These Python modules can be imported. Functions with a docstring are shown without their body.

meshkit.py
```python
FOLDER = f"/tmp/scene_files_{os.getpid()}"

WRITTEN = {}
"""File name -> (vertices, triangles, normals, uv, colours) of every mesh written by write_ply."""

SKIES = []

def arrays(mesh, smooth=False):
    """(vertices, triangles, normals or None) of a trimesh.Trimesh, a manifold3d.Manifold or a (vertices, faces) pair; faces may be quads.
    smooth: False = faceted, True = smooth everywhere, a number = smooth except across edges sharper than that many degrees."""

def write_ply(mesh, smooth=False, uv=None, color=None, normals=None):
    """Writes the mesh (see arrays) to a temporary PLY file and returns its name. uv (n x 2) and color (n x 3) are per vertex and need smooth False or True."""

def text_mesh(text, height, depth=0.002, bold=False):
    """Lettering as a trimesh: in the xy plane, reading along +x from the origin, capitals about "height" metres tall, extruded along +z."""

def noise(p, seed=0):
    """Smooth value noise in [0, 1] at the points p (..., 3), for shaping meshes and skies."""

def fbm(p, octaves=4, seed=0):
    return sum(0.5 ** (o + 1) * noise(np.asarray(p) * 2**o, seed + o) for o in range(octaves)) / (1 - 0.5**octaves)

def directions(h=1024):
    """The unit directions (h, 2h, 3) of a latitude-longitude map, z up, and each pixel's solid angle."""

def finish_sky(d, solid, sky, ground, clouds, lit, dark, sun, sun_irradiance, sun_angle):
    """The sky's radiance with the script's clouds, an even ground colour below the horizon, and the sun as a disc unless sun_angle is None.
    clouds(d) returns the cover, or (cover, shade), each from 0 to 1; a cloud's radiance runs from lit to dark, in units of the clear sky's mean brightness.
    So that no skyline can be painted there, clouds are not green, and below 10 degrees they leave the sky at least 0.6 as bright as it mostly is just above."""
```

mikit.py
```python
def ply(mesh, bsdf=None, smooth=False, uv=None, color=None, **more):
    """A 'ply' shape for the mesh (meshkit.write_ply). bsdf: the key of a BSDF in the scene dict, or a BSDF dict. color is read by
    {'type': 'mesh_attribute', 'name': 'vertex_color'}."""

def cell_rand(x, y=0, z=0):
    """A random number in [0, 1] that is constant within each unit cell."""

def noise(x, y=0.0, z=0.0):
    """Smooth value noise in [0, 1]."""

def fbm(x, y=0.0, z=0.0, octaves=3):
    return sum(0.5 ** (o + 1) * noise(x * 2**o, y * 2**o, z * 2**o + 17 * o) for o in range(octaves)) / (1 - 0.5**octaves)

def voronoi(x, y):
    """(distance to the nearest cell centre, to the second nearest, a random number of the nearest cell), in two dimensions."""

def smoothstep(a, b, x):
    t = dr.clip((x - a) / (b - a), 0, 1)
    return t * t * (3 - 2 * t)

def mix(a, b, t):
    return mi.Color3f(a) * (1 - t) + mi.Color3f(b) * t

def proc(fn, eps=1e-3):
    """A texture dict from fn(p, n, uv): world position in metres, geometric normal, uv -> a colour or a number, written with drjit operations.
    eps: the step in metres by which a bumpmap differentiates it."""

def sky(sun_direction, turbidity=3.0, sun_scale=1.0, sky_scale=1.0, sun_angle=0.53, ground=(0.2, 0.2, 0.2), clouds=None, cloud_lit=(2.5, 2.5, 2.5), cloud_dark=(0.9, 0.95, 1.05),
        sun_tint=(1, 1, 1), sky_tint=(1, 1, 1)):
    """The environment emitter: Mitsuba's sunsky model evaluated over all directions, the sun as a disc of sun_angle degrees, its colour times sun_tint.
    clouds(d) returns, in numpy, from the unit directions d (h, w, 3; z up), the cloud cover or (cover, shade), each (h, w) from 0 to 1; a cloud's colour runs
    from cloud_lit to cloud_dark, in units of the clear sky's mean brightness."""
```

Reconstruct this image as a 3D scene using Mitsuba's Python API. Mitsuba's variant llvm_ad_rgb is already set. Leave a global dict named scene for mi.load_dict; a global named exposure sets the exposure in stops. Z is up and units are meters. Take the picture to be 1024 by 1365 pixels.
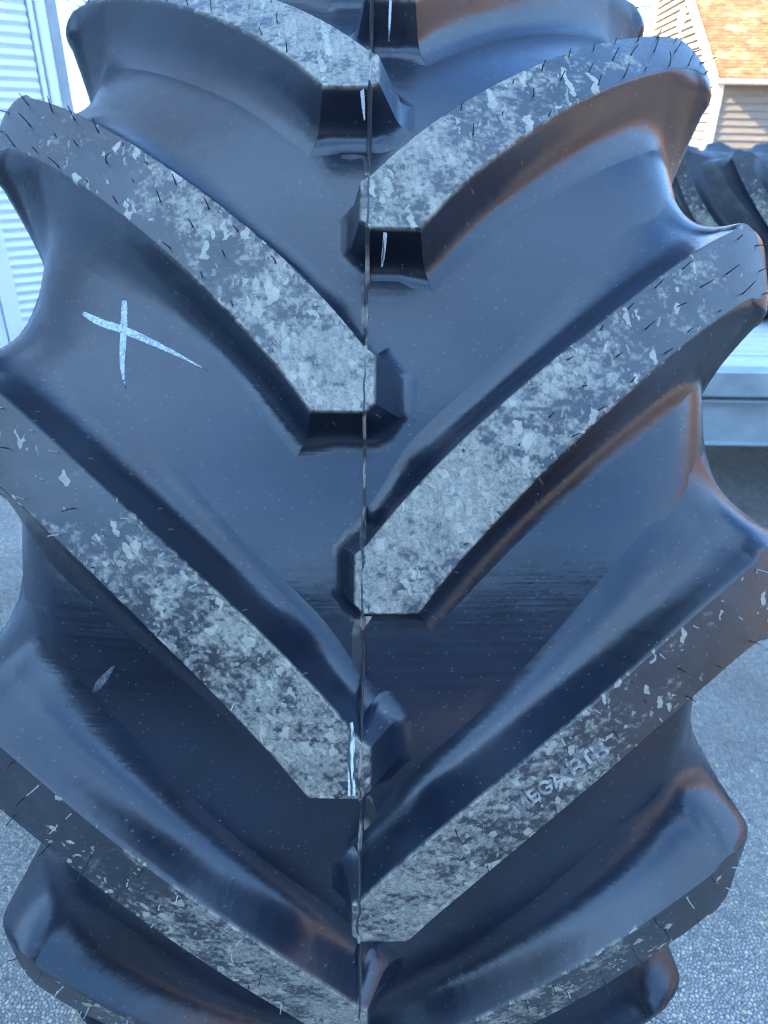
import math, random
import numpy as np, trimesh, mitsuba as mi, drjit as dr, mikit, meshkit
from scipy.interpolate import splprep, splev
from scipy.spatial import Delaunay, cKDTree
from scipy.ndimage import gaussian_filter1d
from mikit import proc, noise, fbm, voronoi, cell_rand, smoothstep, mix
from shapely.geometry import Polygon
from shapely import contains_xy

rng = np.random.default_rng(7)
T = mi.ScalarTransform4f
scene = {'type': 'scene'}
labels = {}

# ------------------------------------------------------------------ camera, sky, exposure
R = 0.85                                   # tyre radius over the tread bars at its centre line, metres
PITCH = math.radians(29.0)                 # the camera looks down by this much, at the tyre's axle
D, CX, YAW, ROLL, DIP, FPX = 1.61454, 0.007743, 0.014973, 0.012306, -0.0031346, 956.63
AXLE = np.array([0, 0, R])
fwd0 = np.array([0, math.cos(PITCH), -math.sin(PITCH)]); up0 = np.array([0, math.sin(PITCH), math.cos(PITCH)]); rt0 = np.array([1.0, 0, 0])
cam = AXLE + R * (CX * rt0 - D * fwd0)
cyw, syw, cp, sp, cr, sr = math.cos(YAW), math.sin(YAW), math.cos(DIP), math.sin(DIP), math.cos(ROLL), math.sin(ROLL)
M = np.array([[cr, -sr, 0], [sr, cr, 0], [0, 0, 1]]) @ np.array([[1, 0, 0], [0, cp, -sp], [0, sp, cp]]) @ np.array([[cyw, 0, -syw], [0, 1, 0], [syw, 0, cyw]])
basis = np.stack([rt0, -up0, fwd0])
look = M[2] @ basis; upv = -(M[1] @ basis)
scene['sensor'] = {'type': 'thinlens', 'fov': 2 * math.degrees(math.atan(512 / FPX)), 'fov_axis': 'x', 'near_clip': 0.02, 'far_clip': 400.0,
                   'aperture_radius': 0.0011, 'focus_distance': 0.56,
                   'to_world': T().look_at(origin=cam.tolist(), target=(cam + look).tolist(), up=upv.tolist()),
                   'film': {'type': 'hdrfilm', 'width': 768, 'height': 1024}}
def bright_veil(d):                        # a thin bright veil over the sky, set to brighten what the rubber mirrors
    q = d / np.maximum(d[..., 2:3] + .25, .1)
    f = meshkit.fbm(q * [1.1, 2.0, 1.0] + 4.0, 5, 11)
    return np.clip(.10 + (f - .36) * 2.0, 0, .75), meshkit.fbm(q * 3 + 9, 3, 12) * .6
SUN = (-0.86, -0.05, 0.52)
scene['sky'] = mikit.sky(SUN, turbidity=3, sun_tint=(1.0, 0.945, 0.86), sky_tint=(0.70, 0.98, 1.28), sun_scale=0.75, clouds=bright_veil, cloud_lit=(1.25, 2.1, 3.3), cloud_dark=(.85, 1.5, 2.5))
labels['sky'] = {'kind': 'structure', 'label': 'pale bright sky above the barn roof', 'category': 'sky'}
exposure = 4.5

# ------------------------------------------------------------------ materials
V3 = mi.Color3f
def col(r, g, b): return V3(r, g, b)
def two(b): return {'type': 'twosided', 'bsdf': b}
def plain(name, rgb, rough=0.5, metal=0.0, spec=0.5):
    scene[name] = two({'type': 'principled', 'base_color': {'type': 'rgb', 'value': list(rgb)}, 'roughness': rough, 'metallic': metal, 'specular': spec})

def rubber_tone(p):
    n1 = fbm(p.x * 9, p.y * 9, p.z * 9, 3)
    n2 = fbm(p.x * 60 + 9, p.y * 60, p.z * 60, 2)
    c = mix(col(.0045, .0070, .013), col(.010, .016, .028), smoothstep(.3, .75, n1))
    d, _, w = voronoi((p.x + p.y * .31) * 120, (p.z - p.y * .77) * 120)       # sparse dust specks
    speck = dr.select(w > .994, 1 - smoothstep(.04, .11, d), 0.0) * smoothstep(.45, .62, n2)
    d2, _, w2 = voronoi((p.x - p.y * .4) * 330 + 7, (p.z + p.y * .7) * 330)
    speck = dr.maximum(speck, dr.select(w2 > .975, .4 * (1 - smoothstep(.12, .3, d2)), 0.0))
    return mix(c, col(.34, .35, .35), speck * .55)

def round_the_tyre(p): return dr.atan2(p.z - R, -p.y) * R
def rubber_rough(p):
    c = round_the_tyre(p)
    return .18 + .13 * fbm(p.x * 13 + 3, p.y * 13, p.z * 13, 3) + .06 * noise(p.x * 9, c * 320)   # fine mould grain running across the tyre

def rubber_relief(p):
    c = round_the_tyre(p)
    g = noise(p.x * 9, c * 230) * .000028 + noise(p.x * 22 + 4, c * 560) * .000045 + noise(p.x * 480, c * 90) * .00003 + fbm(p.x * 240, c * 240, p.z * 90, 2) * .00010
    return g + fbm(p.x * 22, p.y * 22, p.z * 22, 3) * .0009

def dust(p, uv):
    """(cover, tone) of the caked dust on a bar's top: grains, chips and film, thickest towards the centre of the tyre."""
    along = uv.x                                                               # 0 at the nose, 1 at the shoulder
    top = smoothstep(.2, .8, uv.y)
    big = fbm(p.x * 15, p.y * 15, p.z * 15, 3)
    mid = fbm(p.x * 55 + 2, p.y * 55, p.z * 55, 3)
    a, b = p.x + .15 * p.y, p.z - .45 * p.y
    wx, wy = fbm(p.x * 130 + 5, p.y * 130, p.z * 130, 3) - .5, fbm(p.x * 130, p.y * 130 + 7, p.z * 130, 3) - .5
    cov = dr.clip(smoothstep(1.05, .10, along) * .80 + (big - .5) * .9 + (mid - .5) * .8 - .06, 0, 1)
    f1, s1, w1 = voronoi(a * 105 + wx * 1.2, b * 105 + wy * 1.2)
    f2, s2, w2 = voronoi(a * 250 + wx * 1.8 + 3, b * 250 + wy * 1.8)
    f3, s3, w3 = voronoi(a * 420 + 11 + wy * 2, b * 420 + wx * 2)
    g = noise(p.x * 800, p.y * 800, p.z * 800)
    g2 = fbm(p.x * 260 + 1, p.y * 260, p.z * 260, 3)
    r1 = .10 + .42 * cell_rand(w1 * 9999, 5); r2 = .10 + .42 * cell_rand(w2 * 9999, 6)
    chip = dr.select(w1 < cov * .46 + .02, 1.0, 0.0) * smoothstep(r1, r1 * .80, f1) * smoothstep(.03, .10, s1 - f1)
    crumb = dr.select(w2 < cov * .62, 1.0, 0.0) * smoothstep(r2, r2 * .7, f2) * (.5 + .5 * w3)
    soft = fbm(p.x * 75 + 4, p.y * 75, p.z * 75, 5)
    film = smoothstep(.40, .68, soft * .45 + g2 * .55 + (cov - .5) * .42) * smoothstep(.0, .35, cov)
    d = dr.maximum(dr.maximum(chip * (.42 + .5 * g2), crumb * .70), film * (.22 + .42 * g + .30 * w3))
    return dr.clip(d, 0, 1) * top, .20 + .25 * w2 + .30 * mid + .24 * chip

def lug_color(p, n, uv):
    d, t = dust(p, uv)
    tone = mix(col(.20, .182, .148), col(.48, .43, .33), dr.clip(t, 0, 1))
    haze = smoothstep(.2, .8, uv.y) * (.03 + .07 * fbm(p.x * 30, p.y * 30, p.z * 30, 3))
    return mix(mix(rubber_tone(p), tone, haze), tone, d)
def lug_rough(p, n, uv):
    return dr.lerp(rubber_rough(p) + .12 * smoothstep(.2, .8, uv.y), mi.Float(.85), dust(p, uv)[0])
def lug_relief(p, n, uv):
    return rubber_relief(p) + dust(p, uv)[0] * .0006

scene['rubber'] = two({'type': 'bumpmap', 'bumpmap': proc(lambda p, n, uv: rubber_relief(p), eps=4e-4), 'scale': 1.0,
    'bsdf': {'type': 'principled', 'base_color': proc(lambda p, n, uv: rubber_tone(p)), 'roughness': proc(lambda p, n, uv: rubber_rough(p)), 'specular': .68}})
scene['bar_rubber'] = two({'type': 'bumpmap', 'bumpmap': proc(lug_relief, eps=4e-4), 'scale': 1.0,
    'bsdf': {'type': 'principled', 'base_color': proc(lug_color), 'roughness': proc(lug_rough), 'specular': .68}})
scene['dull_bar'] = two({'type': 'principled', 'roughness': .55, 'base_color': proc(lug_color), 'specular': .5})
scene['dull_rubber'] = two({'type': 'principled', 'roughness': .48, 'specular': .5, 'base_color': proc(lambda p, n, uv: mix(col(.012, .014, .018), col(.05, .048, .045), smoothstep(.4, .75, fbm(p.x * 12, p.y * 12, p.z * 12, 4))))})
plain('spew_rubber', (.018, .018, .02), .45)
scene['dusty_letter'] = two({'type': 'principled', 'roughness': .8, 'base_color': proc(lambda p, n, uv:
    mix(col(.13, .125, .115), col(.33, .31, .275), smoothstep(.35, .65, fbm(p.x * 160, p.y * 160, p.z * 160, 3))))})
plain('dusty_spew', (.30, .30, .29), .8)
scene['flash_rubber'] = two({'type': 'principled', 'roughness': .6, 'base_color': proc(lambda p, n, uv:
    mix(col(.03, .03, .032), col(.26, .22, .18), smoothstep(.5, .7, fbm(p.x * 40, p.y * 45, p.z * 45, 3))))})
scene['white_paint'] = two({'type': 'principled', 'roughness': .55, 'base_color': proc(lambda p, n, uv:
    mix(col(.56, .57, .55), col(.06, .06, .06), smoothstep(.52, .66, fbm(p.x * 420, p.y * 45, p.z * 45, 3))))})
def chalk_color(p, n, uv):
    g = .5 * fbm(uv.x * 9, uv.y * 60, 3.0, 3) + .5 * noise(p.x * 900, p.y * 900, p.z * 900)
    ends = smoothstep(0.0, .03, uv.y) * smoothstep(1.0, .80, uv.y)
    k = smoothstep(.14, .62, g + ends * .75 - .46)
    return mix(col(.03, .031, .035), mix(col(.22, .25, .25), col(.52, .56, .55), smoothstep(.3, .7, g)), k)
scene['chalk'] = two({'type': 'principled', 'roughness': .9, 'base_color': proc(chalk_color)})
scene['faint_chalk'] = two({'type': 'principled', 'roughness': .8, 'base_color': proc(lambda p, n, uv:
    mix(col(.03, .031, .035), col(.13, .15, .155), smoothstep(.25, .8, fbm(uv.x * 5, uv.y * 40, 1.0, 3)) * smoothstep(1.0, .5, uv.y)))})
def asphalt(p, n, uv):
    f, s, w = voronoi(p.x * 130, p.y * 130)
    st = mix(col(.13, .135, .14), col(.36, .36, .355), w)
    st = mix(col(.06, .06, .062), st, smoothstep(.03, .22, s - f))
    st = mix(st, col(.42, .36, .25), dr.select(w > .975, .8, 0.0))
    return mi.Color3f(1.12, 1.02, .90) * st * (.80 + 1.1 * fbm(p.x * 2.2, p.y * 2.2, 0.0, 4))
scene['asphalt'] = two({'type': 'bumpmap', 'scale': 1.0, 'bumpmap': proc(lambda p, n, uv: (lambda v: smoothstep(0, .5, v[1] - v[0]) * .0035 * (.5 + v[2]))(voronoi(p.x * 130, p.y * 130)) + .004 * fbm(p.x * 60, p.y * 60, 0.0, 2), eps=1e-3),
    'bsdf': {'type': 'principled', 'roughness': .75, 'base_color': proc(asphalt)}})
plain('white_sheet', (.74, .78, .80), .45)
plain('white_frame', (.80, .80, .79), .4)
scene['galvanised'] = two({'type': 'principled', 'metallic': .25, 'roughness': .5, 'base_color': proc(lambda p, n, uv:
    mix(col(.22, .27, .28), col(.40, .46, .47), fbm(p.x * 14, p.y * 14, p.z * 14, 4)))})
plain('dark_steel', (.05, .05, .055), .5)
scene['pale_board'] = two({'type': 'principled', 'roughness': .8, 'base_color': proc(lambda p, n, uv:
    mix(col(.30, .33, .34), col(.52, .54, .54), fbm(p.x * 3, p.y * 40, p.z * 40, 3)))})
scene['siding'] = two({'type': 'principled', 'roughness': .8, 'base_color': proc(lambda p, n, uv:
    mix(col(.19, .165, .135), col(.28, .25, .21), fbm(p.x * 3, p.y * 3, p.z * 30, 3)))})
plain('unseen_wall_dark', (.035, .033, .032), .8)
plain('unseen_wall_grey', (.105, .102, .10), .8)
plain('cream_trim', (.82, .72, .40), .6)
def tile_color(p, n, uv):
    w = cell_rand(dr.floor(uv.x), dr.floor(uv.y), 4)
    return mix(mix(col(.19, .095, .038), col(.31, .175, .075), w), col(.36, .25, .13), smoothstep(.55, .75, fbm(p.x * 3, p.y * 3, p.z * 3, 4)))
scene['roof_tile'] = two({'type': 'principled', 'roughness': .8, 'base_color': proc(tile_color)})
plain('gutter_grey', (.42, .38, .34), .5)

# ------------------------------------------------------------------ tyre shape (unit radius; w across from the centre line, a angle about the axle)
HB = 0.055                                                    # height of a bar over the carcass
CU = [0.0540126, 1.3377896, -3.1828018, 9.9642559, -11.8807647]
CL = [-0.0687404, 1.5847704, -3.4137806, 8.5037135, -9.1686926]
OB, PHI0, STEP, NBAR = 0.0023294, -0.0029102, math.pi / 18, 18
POS = PHI0 + OB
def r_top(w): w = np.abs(w); return 1 - .31351 * w**2 - .36876 * w**4 - 2.2 * np.maximum(w - .345, 0)**2
def poly(c, w): return OB + sum(k * w**i for i, k in enumerate(c))
_w = np.linspace(0, .265, 20)
_pts = np.vstack([np.stack([_w, r_top(_w) - HB], -1), [[.287, .9165], [.311, .9085], [.333, .8955], [.3515, .875], [.362, .845], [.367, .81], [.367, .76], [.361, .70], [.342, .63], [.318, .57], [.290, .53], [.268, .505]]])
_tck, _ = splprep(_pts.T, s=1e-6, k=3)
_den = np.stack(splev(np.linspace(0, 1, 1500), _tck), -1); _den[0, 0] = 0
_arc = np.concatenate([[0], np.cumsum(np.linalg.norm(np.diff(_den, axis=0), axis=1))])
def carcass(s):
    """(w, r) at the signed arc length s along the carcass's section"""
    a = np.abs(s)
    return np.sign(s) * np.interp(a, _arc, _den[:, 0]), np.interp(a, _arc, _den[:, 1])
_tg = np.gradient(_den, axis=0); _tg /= np.linalg.norm(_tg, axis=1, keepdims=True); NRM = np.stack([-_tg[:, 1], _tg[:, 0]], -1); TREE = cKDTree(_den)
S27 = float(np.interp(.27, _den[:400, 0], _arc[:400])) if _den[399, 0] > .27 else float(_arc[np.argmax(_den[:, 0] > .27)])
def s_of_w(w):
    a = np.abs(w)
    inner = np.interp(a, _den[:np.argmax(_den[:, 0] > .3), 0], _arc[:np.argmax(_den[:, 0] > .3)])
    return np.sign(w) * np.where(a < .27, inner, S27 + (a - .27) * 1.0)
def place(w, r, a):
    """tyre frame -> metres, the axle along x; a is the angle up from the direction of the camera"""
    th = np.asarray(a) + PITCH - POS
    return np.stack([R * np.asarray(w) + 0 * th, -R * r * np.cos(th), AXLE[2] + R * r * np.sin(th)], -1)

def resample(pts, step):
    pts = np.asarray(pts, float); L = np.concatenate([[0], np.cumsum(np.linalg.norm(np.diff(pts, axis=0), axis=1))])
    n = max(2, int(math.ceil(L[-1] / step)) + 1); t = np.linspace(0, L[-1], n)
    return np.stack([np.interp(t, L, pts[:, k]) for k in range(2)], -1)

# outline of a bar's top in (w, a): runs of points between its sharp corners
_wu = np.linspace(.003, .366, 60); _wl = np.linspace(.0478, .374, 60)
_up, _lo = np.stack([_wu, poly(CU, _wu)], -1), np.stack([_wl, poly(CL, _wl)], -1)
def arc_end():
    c = [_lo[-1], [.3885, .3180], [.3950, .330], [.3985, .347], [.3985, .372], [.3970, .391], [.3930, .403], [.3860, .409], [.3760, .4085], _up[-1]]
    t, _ = splprep(np.array(c).T, s=0, k=3); return np.stack(splev(np.linspace(0, 1, 30), t), -1)
_lo[:, 1] -= .0024 * np.clip((.075 - _lo[:, 0]) / .0272, 0, 1)
RUNS = [[(0, 0), (.0478, 0)], np.vstack([_lo, arc_end()[1:-1], _up[::-1]]), [tuple(_up[0]), (-.0078, .0515)], [(-.0078, .0515), (-.0078, .0085)], [(-.0078, .0085), (0, 0)]]
RUNS = [resample(r, .006) for r in RUNS]
OUT = np.vstack([r[:-1] for r in RUNS])
POLY = Polygon(OUT)

def hbar(w, a):                                                   # slight unevenness of the tops
    return .0012 * (meshkit.fbm(np.stack([w * 25, a * 25, 0 * w], -1), 3, 5) - .5)

def bar_mesh(side, a0, seed):
    """one tread bar: returns mesh, uv (x along the bar, y 1 on top and 0 on the walls)"""
    sd = rng.integers(1 << 20)
    # top
    g = np.stack(np.meshgrid(np.arange(-.01, .4, .0065), np.arange(0, .42, .0065)), -1).reshape(-1, 2)
    inner = POLY.buffer(-.0035)
    g = g[contains_xy(inner, g[:, 0], g[:, 1])]
    BEV = .0016
    ring = []
    for r in RUNS: ring.append(r)
    V, F, UV, base = [], [], [], 0
    # outward normals per run, mitred at the corners
    nr = len(RUNS); dirs = []
    for i, r in enumerate(RUNS):
        t = np.gradient(r, axis=0); t /= np.linalg.norm(t, axis=1, keepdims=True)
        n = np.stack([t[:, 1], -t[:, 0]], -1)
        if len(r) > 60: n = gaussian_filter1d(n, 3.0, axis=0, mode='nearest'); n /= np.linalg.norm(n, axis=1, keepdims=True)
        dirs.append(n)
    for i in range(nr):
        j = (i + 1) % nr
        a, b = dirs[i][-1].copy(), dirs[j][0].copy()
        m = a + b; m = m / (1 + a @ b)
        dirs[i][-1] = m; dirs[j][0] = m
    for i, k in ((2, -1), (3, 0), (3, -1), (4, 0)): dirs[i][k] = (-1.0, .08 if (i, k) in ((2, -1), (3, 0)) else -.08)
    assert POLY.is_valid and POLY.exterior.is_ccw
    topring = np.vstack([(r - d * BEV)[:-1] for r, d in zip(RUNS, dirs)])
    allp = np.vstack([topring, g])
    tri = Delaunay(allp).simplices
    cen = allp[tri].mean(1)
    tri = tri[contains_xy(Polygon(topring).buffer(1e-7), cen[:, 0], cen[:, 1])]
    w, a = allp[:, 0], allp[:, 1]
    lift = hbar(w + seed * 3.1, a); lift[:len(topring)] *= .3
    P = place(side * w, r_top(w) + lift, a0 + a)
    # orientation
    e = np.cross(P[tri[:, 1]] - P[tri[:, 0]], P[tri[:, 2]] - P[tri[:, 0]])
    outv = P[tri[:, 0]] - AXLE; outv[:, 0] = 0
    flip = (e * outv).sum(1) < 0; tri[flip] = tri[flip][:, ::-1]
    V.append(P); F.append(tri); UV.append(np.stack([w / .39, np.ones_like(w)], -1)); base = len(P)
    # walls
    for i_run, (r, d) in enumerate(zip(RUNS, dirs)):
        w, a = r[:, 0], r[:, 1]
        end = np.clip((w - .335) / .05, 0, 1) * np.clip(d[:, 0] * 1.6, 0, 1)
        shoulder = np.clip((w - .12) / .22, 0, 1)
        nose = np.clip((.06 - w) / .03, 0, 1)
        upper = shoulder**1.6 * np.clip(d[:, 1] * 2, 0, 1)
        u01 = np.linspace(0, 1, len(r))
        turn = {2: u01, 3: 1 + 0 * u01, 4: 1 - u01}.get(i_run, 0 * u01)
        tip = (.008 if side > 0 else .010) + ((.012 if side > 0 else .026) - (.008 if side > 0 else .010)) * turn
        dq = .015 * (1 - nose) + tip * nose + .008 * shoulder + .040 * end * (1 - upper) + .014 * upper
        df = .052 - (.023 if side > 0 else .013) * nose - (-.002 if side > 0 else -.012) * turn + .020 * shoulder + .110 * end * (1 - upper) + .050 * upper
        cn = np.clip(d[:, 0] * 1.8, 0, 1) * np.clip(d[:, 1] * 1.8, 0, 1) * np.clip((w - .34) / .04, 0, 1)
        dq = dq + .046 * cn; df = df + .026 * cn
        if len(r) > 60: dq, df = gaussian_filter1d(dq, 4, mode='nearest'), gaussian_filter1d(df, 4, mode='nearest')
        s = s_of_w(w)
        def at(off):
            ss = s + d[:, 0] * off; ss = np.minimum(ss, .70)
            aa = a + d[:, 1] * off
            return ss, aa
        wr0 = np.stack([w - d[:, 0] * BEV, r_top(w), a - d[:, 1] * BEV], -1)
        wr1 = np.stack([w, r_top(w) - BEV * .9, a], -1)
        def onc(off, sink=0.0):
            ss, aa = at(off); cw, crr = carcass(ss)
            k = np.clip((np.abs(cw) - .3) / .04, 0, 1)
            return np.stack([cw - k * sink * np.sign(cw), crr - (1 - k) * sink, aa], -1)
        Q, P3 = onc(dq), onc(df, .0012)
        rows = [wr0, wr1]
        cut = (.52 - .22 * shoulder + .1 * nose )[:, None]             # where the straight wall gives way to the fillet
        corner = np.clip(d[:, 0] * 1.8, 0, 1) * np.clip(d[:, 1] * 1.8, 0, 1) * np.clip((w - .34) / .04, 0, 1)
        if len(r) > 60: corner = gaussian_filter1d(corner, 3, mode='nearest')
        Q[:, 0] += .012 * end + .024 * corner; A = wr1 + (Q - wr1) * cut
        A[:, 0] += .012 * end + .018 * corner
        bul = np.stack([.017 * end, 0 * upper, 0 * upper], -1)
        for t in np.linspace(0, 1, 6)[1:]: rows.append(wr1 + (A - wr1) * t + bul * 4 * t * (1 - t) * .5)
        for t in np.linspace(0, 1, 12)[1:]:
            q = (1 - t)**3 * A + 3 * t * (1 - t)**2 * (A + (Q - A) * .85) + 3 * t * t * (1 - t) * (Q + (P3 - Q) * .30) + t**3 * P3
            cwq = np.stack([np.abs(q[:, 0]), q[:, 1]], -1); _, ii = TREE.query(cwq)          # keep over the carcass where its section bends
            sd = ((cwq - _den[ii]) * NRM[ii]).sum(1); eps = .0010 * (1 - t) - .0008 * t
            mv = np.maximum(eps - sd, 0)[:, None] * NRM[ii]
            q[:, 0] += np.where(q[:, 0] < 0, -1, 1) * mv[:, 0]; q[:, 1] += mv[:, 1]
            rows.append(q)
        rows = np.stack(rows)                                         # k, n, 3
        k, n = rows.shape[:2]
        P = place(side * rows[..., 0], rows[..., 1], a0 + rows[..., 2]).reshape(-1, 3)
        idx = np.arange(k * n).reshape(k, n)
        q = np.stack([idx[:-1, :-1], idx[1:, :-1], idx[1:, 1:], idx[:-1, 1:]], -1).reshape(-1, 4)
        f = np.vstack([q[:, [0, 1, 2]], q[:, [0, 2, 3]]])
        if side < 0: f = f[:, ::-1]
        uvy = np.zeros((k, n)); uvy[0] = .9; uvy[1] = .55
        V.append(P); F.append(f + base); base += len(P)
        UV.append(np.stack([rows[..., 0] / .39, uvy], -1).reshape(-1, 2))
    V, F, UV = np.vstack(V), np.vstack(F), np.vstack(UV)
    # weld the normals across the joins that are smooth: done by sharing vertices
    return (V, F), UV

def weld(mesh, uv, tol=1e-6, angle=38):
    """merge coincident wall vertices whose faces meet smoothly, so that shading runs on"""
    V, F = mesh
    key = np.round(np.hstack([V, uv]) / [tol, tol, tol, 1e-3, 1e-3]).astype(np.int64)
    fn = np.cross(V[F[:, 1]] - V[F[:, 0]], V[F[:, 2]] - V[F[:, 0]])
    vn = np.zeros_like(V)
    for k in range(3): np.add.at(vn, F[:, k], fn)
    vn /= np.maximum(np.linalg.norm(vn, axis=1, keepdims=True), 1e-30)
    _, inv = np.unique(key, axis=0, return_inverse=True); inv = inv.ravel()
    order = np.argsort(inv, kind='stable'); remap = np.arange(len(V)); first = {}
    for i in order:
        g = inv[i]
        for j in first.get(g, ()):
            if vn[i] @ vn[j] > math.cos(math.radians(angle)): remap[i] = j; break
        else: first.setdefault(g, []).append(i)
    return (V, remap[F]), uv

def struct(name, shape, label=None):
    scene[name] = shape; labels[name] = {'kind': 'structure'}
    if label: labels[name]['label'] = label
def thing(key, label, cat, group=None):
    labels[key] = {'label': label, 'category': cat}
    if group: labels[key]['group'] = group
def num(k, i): return k if i == 0 else f'{k}_{i:03d}'

def tube(path, rad, sides=7, cap=True):
    path = np.asarray(path, float); n = len(path)
    rad = np.broadcast_to(rad, n)
    t = np.gradient(path, axis=0); t /= np.linalg.norm(t, axis=1, keepdims=True)
    ref = np.array([1.0, .13, .07]) if abs(t[0, 0]) < .8 else np.array([.1, 1.0, .1])
    u = np.cross(t, ref); u /= np.linalg.norm(u, axis=1, keepdims=True); v = np.cross(t, u)
    ang = np.linspace(0, 2 * np.pi, sides, endpoint=False)
    V = (path[:, None] + rad[:, None, None] * (np.cos(ang)[None, :, None] * u[:, None] + np.sin(ang)[None, :, None] * v[:, None])).reshape(-1, 3)
    idx = np.arange(n * sides).reshape(n, sides)
    q = np.stack([idx[:-1], np.roll(idx[:-1], -1, 1), np.roll(idx[1:], -1, 1), idx[1:]], -1).reshape(-1, 4)
    F = np.vstack([q[:, [0, 1, 2]], q[:, [0, 2, 3]]])
    if cap:
        V = np.vstack([V, path[:1], path[-1:]]); a, b = n * sides, n * sides + 1
        F = np.vstack([F, [[a, idx[0, (k + 1) % sides], idx[0, k]] for k in range(sides)], [[b, idx[-1, k], idx[-1, (k + 1) % sides]] for k in range(sides)]])
    return V, F
def join(ms):
    V, F, b = [], [], 0
    for v, f in ms: V.append(v); F.append(np.asarray(f) + b); b += len(v)
    return np.vstack(V), np.vstack(F)
def box(lo, hi, bevel=0.0):
    lo, hi = np.minimum(lo, hi), np.maximum(lo, hi)
    if bevel:
        pts = []
        for k in range(3):
            l, h = np.array(lo, float) + bevel, np.array(hi, float) - bevel
            l[k], h[k] = lo[k], hi[k]
            pts += [[(l, h)[i][0], (l, h)[j][1], (l, h)[m][2]] for i in (0, 1) for j in (0, 1) for m in (0, 1)]
        return trimesh.convex.convex_hull(np.array(pts))
    return trimesh.creation.box(bounds=[lo, hi])
def vf(m): return np.asarray(m.vertices), np.asarray(m.faces)

# ------------------------------------------------------------------ ground
gn = 60
gx = np.linspace(-60, 60, gn); gm = np.stack(np.meshgrid(gx, gx), -1).reshape(-1, 2)
gi = np.arange(gn * gn).reshape(gn, gn)
struct('ground', mikit.ply((np.hstack([gm, np.zeros((len(gm), 1))]), np.stack([gi[:-1, :-1], gi[:-1, 1:], gi[1:, 1:], gi[1:, :-1]], -1).reshape(-1, 4)), 'asphalt'), 'grey rough asphalt yard')

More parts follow.
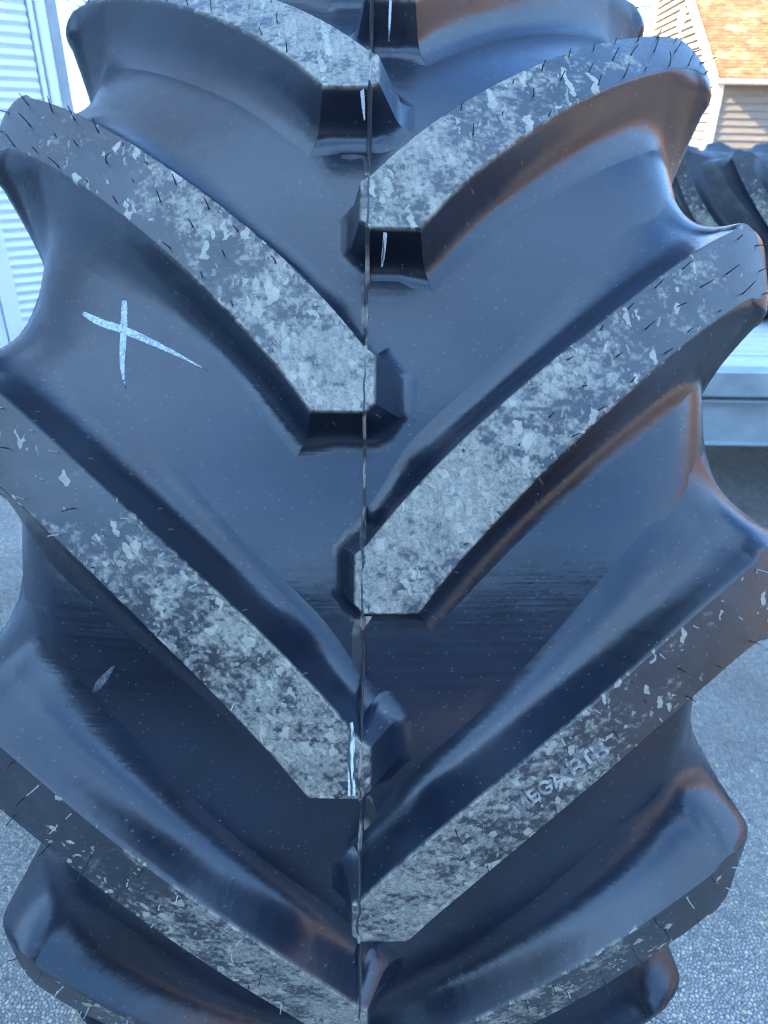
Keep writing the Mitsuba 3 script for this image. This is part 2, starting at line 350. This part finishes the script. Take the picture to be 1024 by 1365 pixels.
# ------------------------------------------------------------------ the big tyre
TY = 'tractor_tyre'
thing(TY, 'huge black tractor tyre standing upright, with dusty chevron tread bars and a chalk cross', 'tyre')
s_all = np.concatenate([np.linspace(-_arc[-1], -.25, 70), np.linspace(-.245, .245, 60), np.linspace(.25, _arc[-1], 70)])
cw, crr = carcass(s_all)
inner = np.array([[.245, .50], [.262, .55], [.29, .62], [.315, .70], [.322, .78], [.312, .83], [.27, .868], [.15, .885], [0, .89]])
inner = np.vstack([inner, inner[-2::-1] * [-1, 1]])
sec = np.vstack([np.stack([cw, crr], -1), inner])
NA = 360
ang = np.linspace(0, 2 * np.pi, NA, endpoint=False)
Vc = place(np.tile(sec[:, 0], (NA, 1)), sec[None, :, 1], ang[:, None]).reshape(-1, 3)
ic = np.arange(NA * len(sec)).reshape(NA, len(sec)); i2 = np.roll(ic, -1, 0)
qc = np.stack([ic, i2, np.roll(i2, -1, 1), np.roll(ic, -1, 1)], -1).reshape(-1, 4)
tri_c = np.vstack([qc[:, [0, 1, 2]], qc[:, [0, 2, 3]]])
tm = trimesh.Trimesh(Vc, tri_c, process=False)
if tm.volume < 0: tri_c = tri_c[:, ::-1]
scene[TY + '__carcass'] = mikit.ply((Vc, tri_c), 'rubber', smooth=True)
copy_parts = [TY + '__carcass']

def bar_frame(side, a0, w, a, lift=0.0):
    P = place(side * w, r_top(w), a0 + a); th = a0 + a + PITCH - POS
    nrm = np.array([side * .6 * w, -math.cos(th), math.sin(th)]); nrm /= np.linalg.norm(nrm)
    return P + nrm * lift, nrm

bar_i = spew_total = 0
hidden_spews = []
for k in range(NBAR):
    for side in (-1, 1):
        i = (k - 9) * 2 + (.5 if side > 0 else -.5)                     # half pitches downwards from the middle of the picture
        a0 = -i * STEP
        mesh, uv = weld(*bar_mesh(side, a0, bar_i))
        key = num(TY + '__tread_bar', bar_i)
        scene[key] = mikit.ply(mesh, 'bar_rubber', smooth=True, uv=uv)
        copy_parts.append(key)
        in_view = -4.2 < i < 5.8
        # vent spews: rubber hairs left by the mould's vents, in rows along the bar
        r_ = random.Random(100 + bar_i); n_ = 0
        spots = []
        for row, v in enumerate((.10, .50, .88)):
            ws = np.arange(.085 + .017 * (row % 2), .375, .031)
            for w in ws:
                if w < .15 and r_.random() < .45: continue
                if r_.random() < .06: continue
                w += r_.uniform(-.004, .004)
                lo = max(0.0, float(poly(CL, w))) if w > .0478 else 0.0; hi = float(poly(CU, min(w, .366)))
                spots.append((w, lo + (hi - lo) * (v + r_.uniform(-.03, .03)), 0))
        for v in (.325, .352, .384): spots.append((.3885, v, 1))
        for w, a, end in spots:
            P, nrm = bar_frame(side, a0, w, a, -.001)
            if end: nrm = nrm * .45 + np.array([side * 1.0, 0, 0]); nrm /= np.linalg.norm(nrm); P = P - np.array([0, 0, 0])
            L = r_.uniform(.0085, .0125) * (1.15 if w > .25 else .85)
            if r_.random() < .2: L *= .4
            tilt = np.array([r_.gauss(0, .10), r_.gauss(0, .10), r_.gauss(0, .10)])
            bend = np.array([r_.gauss(0, .12), r_.gauss(0, .12), r_.gauss(0, .12)])
            d1 = nrm + tilt; d2 = d1 + bend
            if r_.random() < (.35 if w < .2 else .1): d2 = d1 + bend * 4
            path = [P, P + d1 * L * .35, P + d1 * L * .55 + d2 * L * .15, P + d1 * L * .6 + d2 * L * .45]
            m = tube(path, [.0008, .0005, .00046, .0004], 6)
            if in_view and spew_total < 300:
                nm = num(key + '__vent_spew', n_); n_ += 1; spew_total += 1
                scene[nm] = mikit.ply(m, 'dusty_spew' if (i > 1 and r_.random() < (.6 if side < 0 else .35)) else 'spew_rubber', smooth=True)
            else: hidden_spews.append(m)
        bar_i += 1
if hidden_spews:
    key = TY + '__far_vent_spews'
    scene[key] = mikit.ply(join(hidden_spews), 'spew_rubber'); labels[key] = {'kind': 'stuff'}
    copy_parts.append(key)

# mould flash: the ragged seam where the two mould halves met, over carcass and bars
def ground_height(a):
    """height of the bars over the carcass on the centre line"""
    h = np.zeros_like(a)
    for k in range(2 * NBAR):
        a0 = (k + .5) * STEP
        x = (a - a0 + np.pi) % (2 * np.pi) - np.pi
        h = np.maximum(h, np.interp(x, [-.036, -.026, -.014, 0, .0565, .072, .082, .092], [0, .1, .35, 1, 1, .35, .1, 0]))
    return h * HB
af = np.arange(0, 2 * np.pi, .0022)
seamw = -.0008
nz = lambda f, s: meshkit.fbm(np.stack([np.cos(af) * f, np.sin(af) * f, 0 * af], -1), 3, s)
gh = ground_height(af)
fin = np.where(gh > HB * .97, .0006, .0024 + .010 * np.clip(nz(11, 3) - .45, 0, 1) + .006 * (nz(70, 8) - .45) + .006 * (nz(190, 18) - .5))
lean = .0035 * (nz(18, 4) - .5) + .003 * (nz(90, 6) - .5)
r0 = r_top(0 * af) - HB + gh
wd = .0015 + .0030 * np.clip(nz(45, 9) - .35, 0, 1)
torn = np.interp((af + np.pi) % (2 * np.pi) - np.pi, [-.75, -.6, -.05, .1], [0, 1, 1, 0])
fin = fin + torn * np.where(gh > HB * .97, .3, 1.0) * (.010 * np.clip(nz(150, 21) - .45, 0, 1) + .006 * np.clip(nz(60, 22) - .5, 0, 1))
lean = lean + torn * .006 * (nz(55, 23) - .5)
rows = [(seamw - wd + lean * .2, r0 - .002), (seamw - .0005 + lean, r0 + np.maximum(fin, .0005)), (seamw + .0005 + lean, r0 + np.maximum(fin, .0005)), (seamw + wd + lean * .2, r0 - .002)]
Vf = np.stack([place(w, r, af) for w, r in rows]); kf, nf = Vf.shape[:2]
jf = np.arange(kf * nf).reshape(kf, nf); jr = np.roll(jf, -1, 1)
scene[TY + '__mould_flash'] = mikit.ply((Vf.reshape(-1, 3), np.stack([jf[:-1], jr[:-1], jr[1:], jf[1:]], -1).reshape(-1, 4)), 'flash_rubber', smooth=25)
copy_parts.append(TY + '__mould_flash')

# marks: ribbons lying on the rubber
def ribbon(pts, widths, lift, surf, n=40):
    pts = np.array(pts, float)
    t = np.linspace(0, 1, len(pts)); tt = np.linspace(0, 1, n)
    from scipy.interpolate import PchipInterpolator as PI
    c = np.stack([PI(t, pts[:, 0])(tt), PI(t, pts[:, 1])(tt)], -1)
    wd = np.interp(tt, np.linspace(0, 1, len(widths)), widths)
    d = np.gradient(c, axis=0); d /= np.linalg.norm(d, axis=1, keepdims=True)
    nn = np.stack([d[:, 1], -d[:, 0]], -1)
    jag = 1 + .18 * (meshkit.noise(np.stack([tt * 40, 0 * tt, 0 * tt], -1), 3) - .5)
    V, U = [], []
    for u, h in ((-.5, -.0002), (-.42, lift), (0, lift), (.42, lift), (.5, -.0002)):
        q = c + nn * (wd * jag * u)[:, None]
        V.append(place(q[:, 0], surf(q[:, 0], q[:, 1]) + h / R, q[:, 1])); U.append(np.stack([np.full(n, u + .5), tt], -1))
    idx = np.arange(5 * n).reshape(5, n)
    F = np.stack([idx[:-1, :-1], idx[1:, :-1], idx[1:, 1:], idx[:-1, 1:]], -1).reshape(-1, 4)
    return (np.vstack(V), F), np.vstack(U)
def surf_c(w, a): return carcass(s_of_w(w))[1]
def surf_t(w, a): return r_top(w)
def surf_n(w, a): return r_top(w) - HB + ground_height(np.asarray(a))
ky = TY + '__chalk_mark'
m, u = ribbon([(-.2409, .2276), (-.2387, .1919), (-.2378, .1583), (-.2321, .1270)], [.0055, .0072, .0068, .0048, .0008], .0004, surf_c)
scene[ky] = mikit.ply(m, 'chalk', smooth=True, uv=u); labels[ky] = {'label': 'upright stroke of the white chalk cross'}
m, u = ribbon([(-.2850, .2170), (-.2631, .2024), (-.2387, .1919), (-.2109, .1776), (-.176, .1582), (-.150, .1425)], [.0045, .0085, .0090, .0068, .0030, .0006], .0003, surf_c)
scene[num(ky, 1)] = mikit.ply(m, 'chalk', smooth=True, uv=u); labels[num(ky, 1)] = {'label': 'slanting stroke of the white chalk cross'}
ky = TY + '__chalk_smear'
m, u = ribbon([(-.2420, -.1640), (-.2520, -.1770), (-.2600, -.1880), (-.2660, -.1960)], [.002, .0075, .008, .002], .0002, surf_c)
scene[ky] = mikit.ply(m, 'faint_chalk', smooth=True, uv=u)
ky = TY + '__paint_streak'
for j, (pts, wds, sf) in enumerate([
        ([(-.0095, -.1846), (-.0088, -.2180), (-.0085, -.2570)], [.0035, .0072, .0070], surf_t),
        ([(.0116, -.3795), (.0142, -.4072), (.0098, -.4368)], [.001, .006, .001], surf_c),
        ([(.0186, -.3904), (.0213, -.4154), (.0195, -.428)], [.001, .0045, .003], surf_c),
        ([(.0155, .2600), (.0150, .2560), (.0140, .2510), (.0128, .2460)], [.0036, .0036, .003, .001], surf_n),
        ([(-.0085, .4350), (-.0072, .4300), (-.0060, .4250)], [.004, .0035, .001], surf_n),
        ([(.020, .610), (.0195, .604), (.019, .595)], [.003, .0028, .001], surf_n),
        ([(.0045, -.0905), (.0040, -.0985), (.0025, -.1080)], [.006, .0055, .001], surf_n)]):
    m, u = ribbon(pts, wds, .0005, sf)
    scene[num(ky, j)] = mikit.ply(m, 'white_paint', smooth=True, uv=u)

# torn flaps and dried dirt along the seam
ky = TY + '__seam_dirt'
for j, (pts, wds, sf) in enumerate([
        ([(-.0040, -.095), (-.0060, -.120), (-.0050, -.150), (-.0020, -.172)], [.003, .010, .012, .005], surf_c),
        ([(-.0085, -.098), (-.0110, -.108)], [.008, .005], surf_c),
        ([(.0060, -.300), (.0085, -.325), (.0065, -.360)], [.004, .015, .010], surf_c),
        ([(-.0050, .062 + .1745), (-.0030, .175), (-.0038, .148)], [.003, .007, .005], surf_c),
        ([(-.030, .4035), (-.018, .4030), (-.006, .4040)], [.006, .008, .004], surf_c),
        ([(-.006, .4040), (-.0035, .3900), (-.0035, .3760)], [.006, .006, .003], surf_c)]):
    m, u = ribbon(pts, wds, .0004, sf)
    scene[num(ky, j)] = mikit.ply(m, 'flash_rubber', smooth=True, uv=u)

# raised lettering on a bar of the right half
def letters(text, w, a, dirv, h, key, a0):
    tmx = meshkit.text_mesh(text, h, .0012, bold=True)
    v = np.array(tmx.vertices); ca, sa = math.cos(dirv), math.sin(dirv)
    ww = w + (v[:, 0] * ca - v[:, 1] * sa) / R; aa = a + (v[:, 0] * sa + v[:, 1] * ca) / R
    P = place(ww, r_top(ww) + v[:, 2] / R, a0 + aa)
    uv = np.stack([ww / .39, np.ones_like(ww)], -1)
    f = np.asarray(tmx.faces)
    V2 = P[f].reshape(-1, 3); scene[key] = mikit.ply((V2, np.arange(len(V2)).reshape(-1, 3)), 'dusty_letter')
A3 = -2.5 * STEP
b3 = num(TY + '__tread_bar', [j for j in range(36) if ((j // 2 - 9) * 2 + (.5 if j % 2 else -.5)) == 2.5][0])
letters('MEGA', .143, .156, math.atan2(.0539, .0742), .0118, b3 + '__lettering', A3)
letters('XBIB', .181, .180, math.atan2(.0539, .0742), .0150, b3 + '__lettering_001', A3)

# ------------------------------------------------------------------ trailer with a tyre lying on it
TR = 'flatbed_trailer'
thing(TR, 'galvanised flatbed trailer with pale boards, carrying a tyre laid flat', 'trailer')
ty0, ty1, tx0, tx1, deck = 1.30, 4.1, .55, 5.2, .735
nb = 0
y = ty0 + .06
while y < ty1 - .05:
    m = box([tx0 + .02, y, deck - .03], [tx1 - .02, y + .136, deck + rng.uniform(-.002, .002)], .004)
    scene[num(TR + '__deck_board', nb)] = mikit.ply(m, 'pale_board'); nb += 1; y += .15
def channel(y, z0, z1, flange=.035, t=.006):
    return trimesh.util.concatenate([box([tx0, y, z0], [tx1, y + t, z1]), box([tx0, y - flange, z1 - t], [tx1, y - .0005, z1]), box([tx0, y - flange, z0], [tx1, y - .0005, z0 + t])])
scene[TR + '__side_rail'] = mikit.ply(box([tx0, ty0 - .012, deck - .095], [tx1, ty0 + .055, deck + .004], .006), 'galvanised')
scene[TR + '__frame_rail'] = mikit.ply(channel(ty0 + .02, deck - .285, deck - .108, .03), 'galvanised')
scene[TR + '__frame_rail_001'] = mikit.ply(channel(ty1 - .1, deck - .285, deck - .108, .03), 'galvanised')
for j, x in enumerate(np.arange(tx0 + .3, tx1, .75)):
    scene[num(TR + '__cross_member', j)] = mikit.ply(box([x, ty0 + .03, deck - .13], [x + .06, ty1 - .05, deck - .035]), 'dark_steel')
for j, (x, yy) in enumerate([(3.9, ty0 + .45), (4.65, ty0 + .45), (3.9, ty1 - .5), (4.65, ty1 - .5)]):
    wm = trimesh.creation.revolve(np.array([[.0, -.02], [.17, -.02], [.19, -.08], [.30, -.09], [.325, -.06], [.325, .06], [.30, .09], [.19, .08], [.17, .02], [0, .02]]), sections=36)
    wm.apply_transform(trimesh.transformations.rotation_matrix(np.pi / 2, [1, 0, 0])); wm.apply_translation([x, yy, .326])
    scene[num(TR + '__wheel', j)] = mikit.ply(wm, 'dark_steel', smooth=35)
scene[TR + '__prop_stand'] = mikit.ply(trimesh.util.concatenate([box([tx0 + .2, 2.3, .0], [tx0 + .28, 2.38, deck - .13]), box([tx0 + .14, 2.24, 0], [tx0 + .34, 2.44, .012])]), 'dark_steel')

T2 = 'lying_tyre'
thing(T2, 'black tractor tyre lying flat on the pale trailer boards', 'tyre')
X2 = T().translate([2.0, 2.72, deck + .335]).rotate([0, 0, 1], 47).rotate([0, 1, 0], -90).translate([0, 0, -R])
for k in copy_parts:
    if 'far_vent' in k: continue
    scene[T2 + k[len(TY):]] = {**scene[k], 'to_world': X2, 'bsdf': {'type': 'ref', 'id': 'dull_bar' if 'bar' in k else 'dull_rubber'}}

# ------------------------------------------------------------------ white corrugated shed on the left
SH = 'corrugated_shed'
thing(SH, 'white shed with horizontal corrugated cladding and pale steel corner posts', 'shed')
P0 = np.array([-1.17, 2.22]); du = np.array([-.78, -.626]); du /= np.linalg.norm(du); dn = np.array([-du[1], du[0]])
if dn[1] > 0: dn = -dn                                            # outward, towards the camera
SHH, SHL = 7.0, 18.0  # size out of view, chosen so its shadow covers the yard
def shed_pt(u, z, n=0.0): return np.stack([P0[0] + du[0] * u + dn[0] * n, P0[1] + du[1] * u + dn[1] * n, z + 0 * u], -1)
zc = np.arange(.02, SHH, .0045); wave = .0055 * np.sin(zc / .036 * 2 * np.pi)
def sheet(u0, u1):
    a = shed_pt(np.full_like(zc, u0), zc, wave); b = shed_pt(np.full_like(zc, u1), zc, wave)
    n = len(zc); i = np.arange(n - 1)
    return np.vstack([a, b]), np.stack([i, i + 1, i + 1 + n, i + n], -1)
bays = [.198, 1.5, 3.2, 5.25, 7.3, 9.35, 11.4, 13.45, 15.5, SHL]
for j in range(len(bays) - 1):
    scene[num(SH + '__wall_sheet', j)] = mikit.ply(sheet(bays[j] + .004, bays[j + 1] - .004), 'white_sheet', smooth=True)
def shed_box(u0, u1, z0, z1, n0, n1, bev=.003):
    m = box([u0, n0, z0], [u1, n1, z1], bev); v = np.array(m.vertices)
    w = shed_pt(v[:, 0], v[:, 2], v[:, 1]); return trimesh.Trimesh(w, m.faces, process=False)
scene[SH + '__corner_post'] = mikit.ply(shed_box(.088, .132, 0, SHH, -.10, .015), 'galvanised')
scene[SH + '__corner_trim'] = mikit.ply(shed_box(.137, .170, 0, SHH, -.02, .03), 'white_frame')
scene[SH + '__corner_trim_001'] = mikit.ply(shed_box(.178, .196, 0, SHH, -.02, .016), 'white_frame')
for j, u in enumerate(bays[1:]):
    scene[num(SH + '__mullion', j)] = mikit.ply(shed_box(u - .04, u + .04, 0, SHH, .012, .04), 'white_frame')
scene[SH + '__door_post'] = mikit.ply(shed_box(.468, .530, 0, 2.25, .008, .065), 'white_frame')
scene[SH + '__door_panel'] = mikit.ply(shed_box(.536, 1.45, .02, 2.2, .008, .045), 'white_sheet')
back = [P0 + du * .095 - dn * .12, P0 + du * .095 - dn * 6, P0 + du * SHL - dn * 6, P0 + du * SHL - dn * .12]
scene[SH + '__back_wall'] = mikit.ply(trimesh.creation.extrude_polygon(Polygon(back), SHH - .1, engine='earcut'), 'white_sheet')

# unseen dark block behind the camera, placed to darken what the lower treads mirror
scene[SH + '__unseen_wall'] = mikit.ply(box([-15, -9.0, 0], [9, -7.2, 2.75]), 'unseen_wall_dark')
scene[SH + '__unseen_roof'] = mikit.ply(box([-15.2, -9.2, 2.76], [9.2, -6.9, 2.86]), 'galvanised')

# ------------------------------------------------------------------ barn far off on the right
BN = 'tiled_barn'
thing(BN, 'distant barn with a sunlit orange tiled roof and boarded walls', 'barn')
C0 = np.array([8.2, 18.8]); gd = np.array([.117, .993]); fd = np.array([.993, -.117])
GL, EAVE, SL, FL = 8.7, 2.65, .51, 14.0
def bp(f, g, z): return np.stack([C0[0] + fd[0] * f + gd[0] * g, C0[1] + fd[1] * f + gd[1] * g, z + 0 * f], -1)
def bbox(f0, f1, g0, g1, z0, z1, top=None):
    """box in the barn's own axes; top(g) raises the upper side with the roof"""
    m = trimesh.creation.box(bounds=[[f0, g0, z0], [f1, g1, z1]]); v = np.array(m.vertices)
    if top is not None: v[:, 2] = np.where(v[:, 2] > (z0 + z1) / 2, top(v[:, 1]), v[:, 2])
    return trimesh.Trimesh(bp(v[:, 0], v[:, 1], v[:, 2]), m.faces if gd[1] * fd[0] > 0 else m.faces[:, ::-1], process=False)
roofz = lambda g: EAVE + SL * g
scene[BN + '__wall'] = mikit.ply(bbox(.04, FL, .04, GL, 0, EAVE - .1, lambda g: roofz(g) - .12), 'siding')
nbd = 0
for z in np.arange(.05, EAVE - .1, .16):
    m = bbox(0, FL, -.01, .038, z, z + .155); v = m.vertices
    scene[num(BN + '__siding_board', nbd)] = mikit.ply(trimesh.Trimesh(v + np.where((v[:, 2:] < z + .05), 1, 0) * np.array([-gd[0], -gd[1], 0]) * .03, m.faces, process=False), 'siding'); nbd += 1
for z in np.arange(.05, roofz(GL) - .2, .19):
    g0 = max(0.0, (z + .3 - EAVE) / SL)
    if g0 > GL - .3: break
    m = bbox(-.012, .038, g0, GL, z, z + .185); v = m.vertices
    scene[num(BN + '__siding_board', nbd)] = mikit.ply(trimesh.Trimesh(v + np.where((v[:, 2:] < z + .05), 1, 0) * np.array([-fd[0], -fd[1], 0]) * .10, m.faces, process=False), 'siding'); nbd += 1
# roof slab and courses of tiles
def rp(f, g, up): return bp(f, g, roofz(g) + up)
m = trimesh.creation.box(bounds=[[-.18, -.35, -.14], [FL, GL + .2, -.02]]); v = np.array(m.vertices)
RF = BN + '__roof'
scene[RF] = mikit.ply(trimesh.Trimesh(rp(v[:, 0], v[:, 1], v[:, 2]), m.faces, process=False), 'gutter_grey')
tv, tf, tu = [], [], []; b = 0; rr = random.Random(5)
gs = np.arange(-.38, GL, .15)
for ci, g in enumerate(gs):
    f = -.18 - (.09 if ci % 2 else 0)
    while f < FL:
        h = rr.uniform(0, .012); e = rr.uniform(-.012, .012)
        q = np.array([[f, g + e, -.02], [f + .17, g + e, -.02], [f, g + e, .035 + h], [f + .17, g + e, .035 + h + rr.uniform(-.008, .008)], [f, g + .21, .006], [f + .17, g + .21, .006]])
        tv.append(rp(q[:, 0], q[:, 1], q[:, 2])); tf.append(np.array([[0, 1, 3], [0, 3, 2], [2, 3, 5], [2, 5, 4], [0, 2, 4], [1, 5, 3]]) + b); b += 6
        tu.append(np.tile([[round(f / .175) + .5, ci + .5]], (6, 1))); f += .175
key = RF + '__tile_courses'
scene[key] = mikit.ply((np.vstack(tv), np.vstack(tf)), 'roof_tile', uv=np.vstack(tu)); labels[key] = {'kind': 'stuff'}
vb = trimesh.creation.box(bounds=[[-.26, -.38, -.16], [-.182, GL + .2, .07]]); v = np.array(vb.vertices)
scene[BN + '__verge_board'] = mikit.ply(trimesh.Trimesh(rp(v[:, 0], v[:, 1], v[:, 2]), vb.faces, process=False), 'cream_trim')
scene[BN + '__gutter'] = mikit.ply(bbox(-.18, FL, -.50, -.36, EAVE - .30, EAVE - .19), 'gutter_grey')
scene[BN + '__corner_board'] = mikit.ply(bbox(-.06, .10, -.06, .10, 0, EAVE - .15), 'white_frame')
scene[BN + '__corner_board_001'] = mikit.ply(bbox(-.06, .3, GL - .02, GL + .25, 0, roofz(GL) - .2), 'cream_trim')
lm = trimesh.creation.icosphere(subdivisions=3); lm.apply_scale([.10, .16, .30]); v = np.array(lm.vertices)
c = bp(np.array([-.12]), np.array([4.6]), np.array([4.1]))[0]
lm.apply_translation(c); scene[BN + '__wall_lamp'] = mikit.ply(lm, 'white_frame', smooth=True)

# unseen long building right of the view, placed so the rubber mirrors its sunlit side
WG = BN + '__unseen_wall'
wx, wy0, wy1, wh = 13.0, -12.0, 18.2, 3.0
scene[WG] = mikit.ply(box([wx, wy0, 0], [wx + 6, wy1, wh]), 'unseen_wall_grey')
scene[BN + '__unseen_roof'] = mikit.ply(trimesh.convex.convex_hull(np.array([[wx - .4, wy0 - .3, wh], [wx - .4, wy1, wh], [wx + 6.4, wy0 - .3, wh], [wx + 6.4, wy1, wh], [wx + 3, wy0 - .3, wh + 2.2], [wx + 3, wy1, wh + 2.2]])), 'roof_tile')

for j, x in enumerate(np.arange(tx0 + .15, tx1, .42)):
    b_ = trimesh.creation.cylinder(.009, .012, sections=8); b_.apply_transform(trimesh.transformations.rotation_matrix(np.pi / 2, [1, 0, 0])); b_.apply_translation([x, ty0 - .014, deck - .045])
    scene[num(TR + '__bolt', j)] = mikit.ply(b_, 'dark_steel')
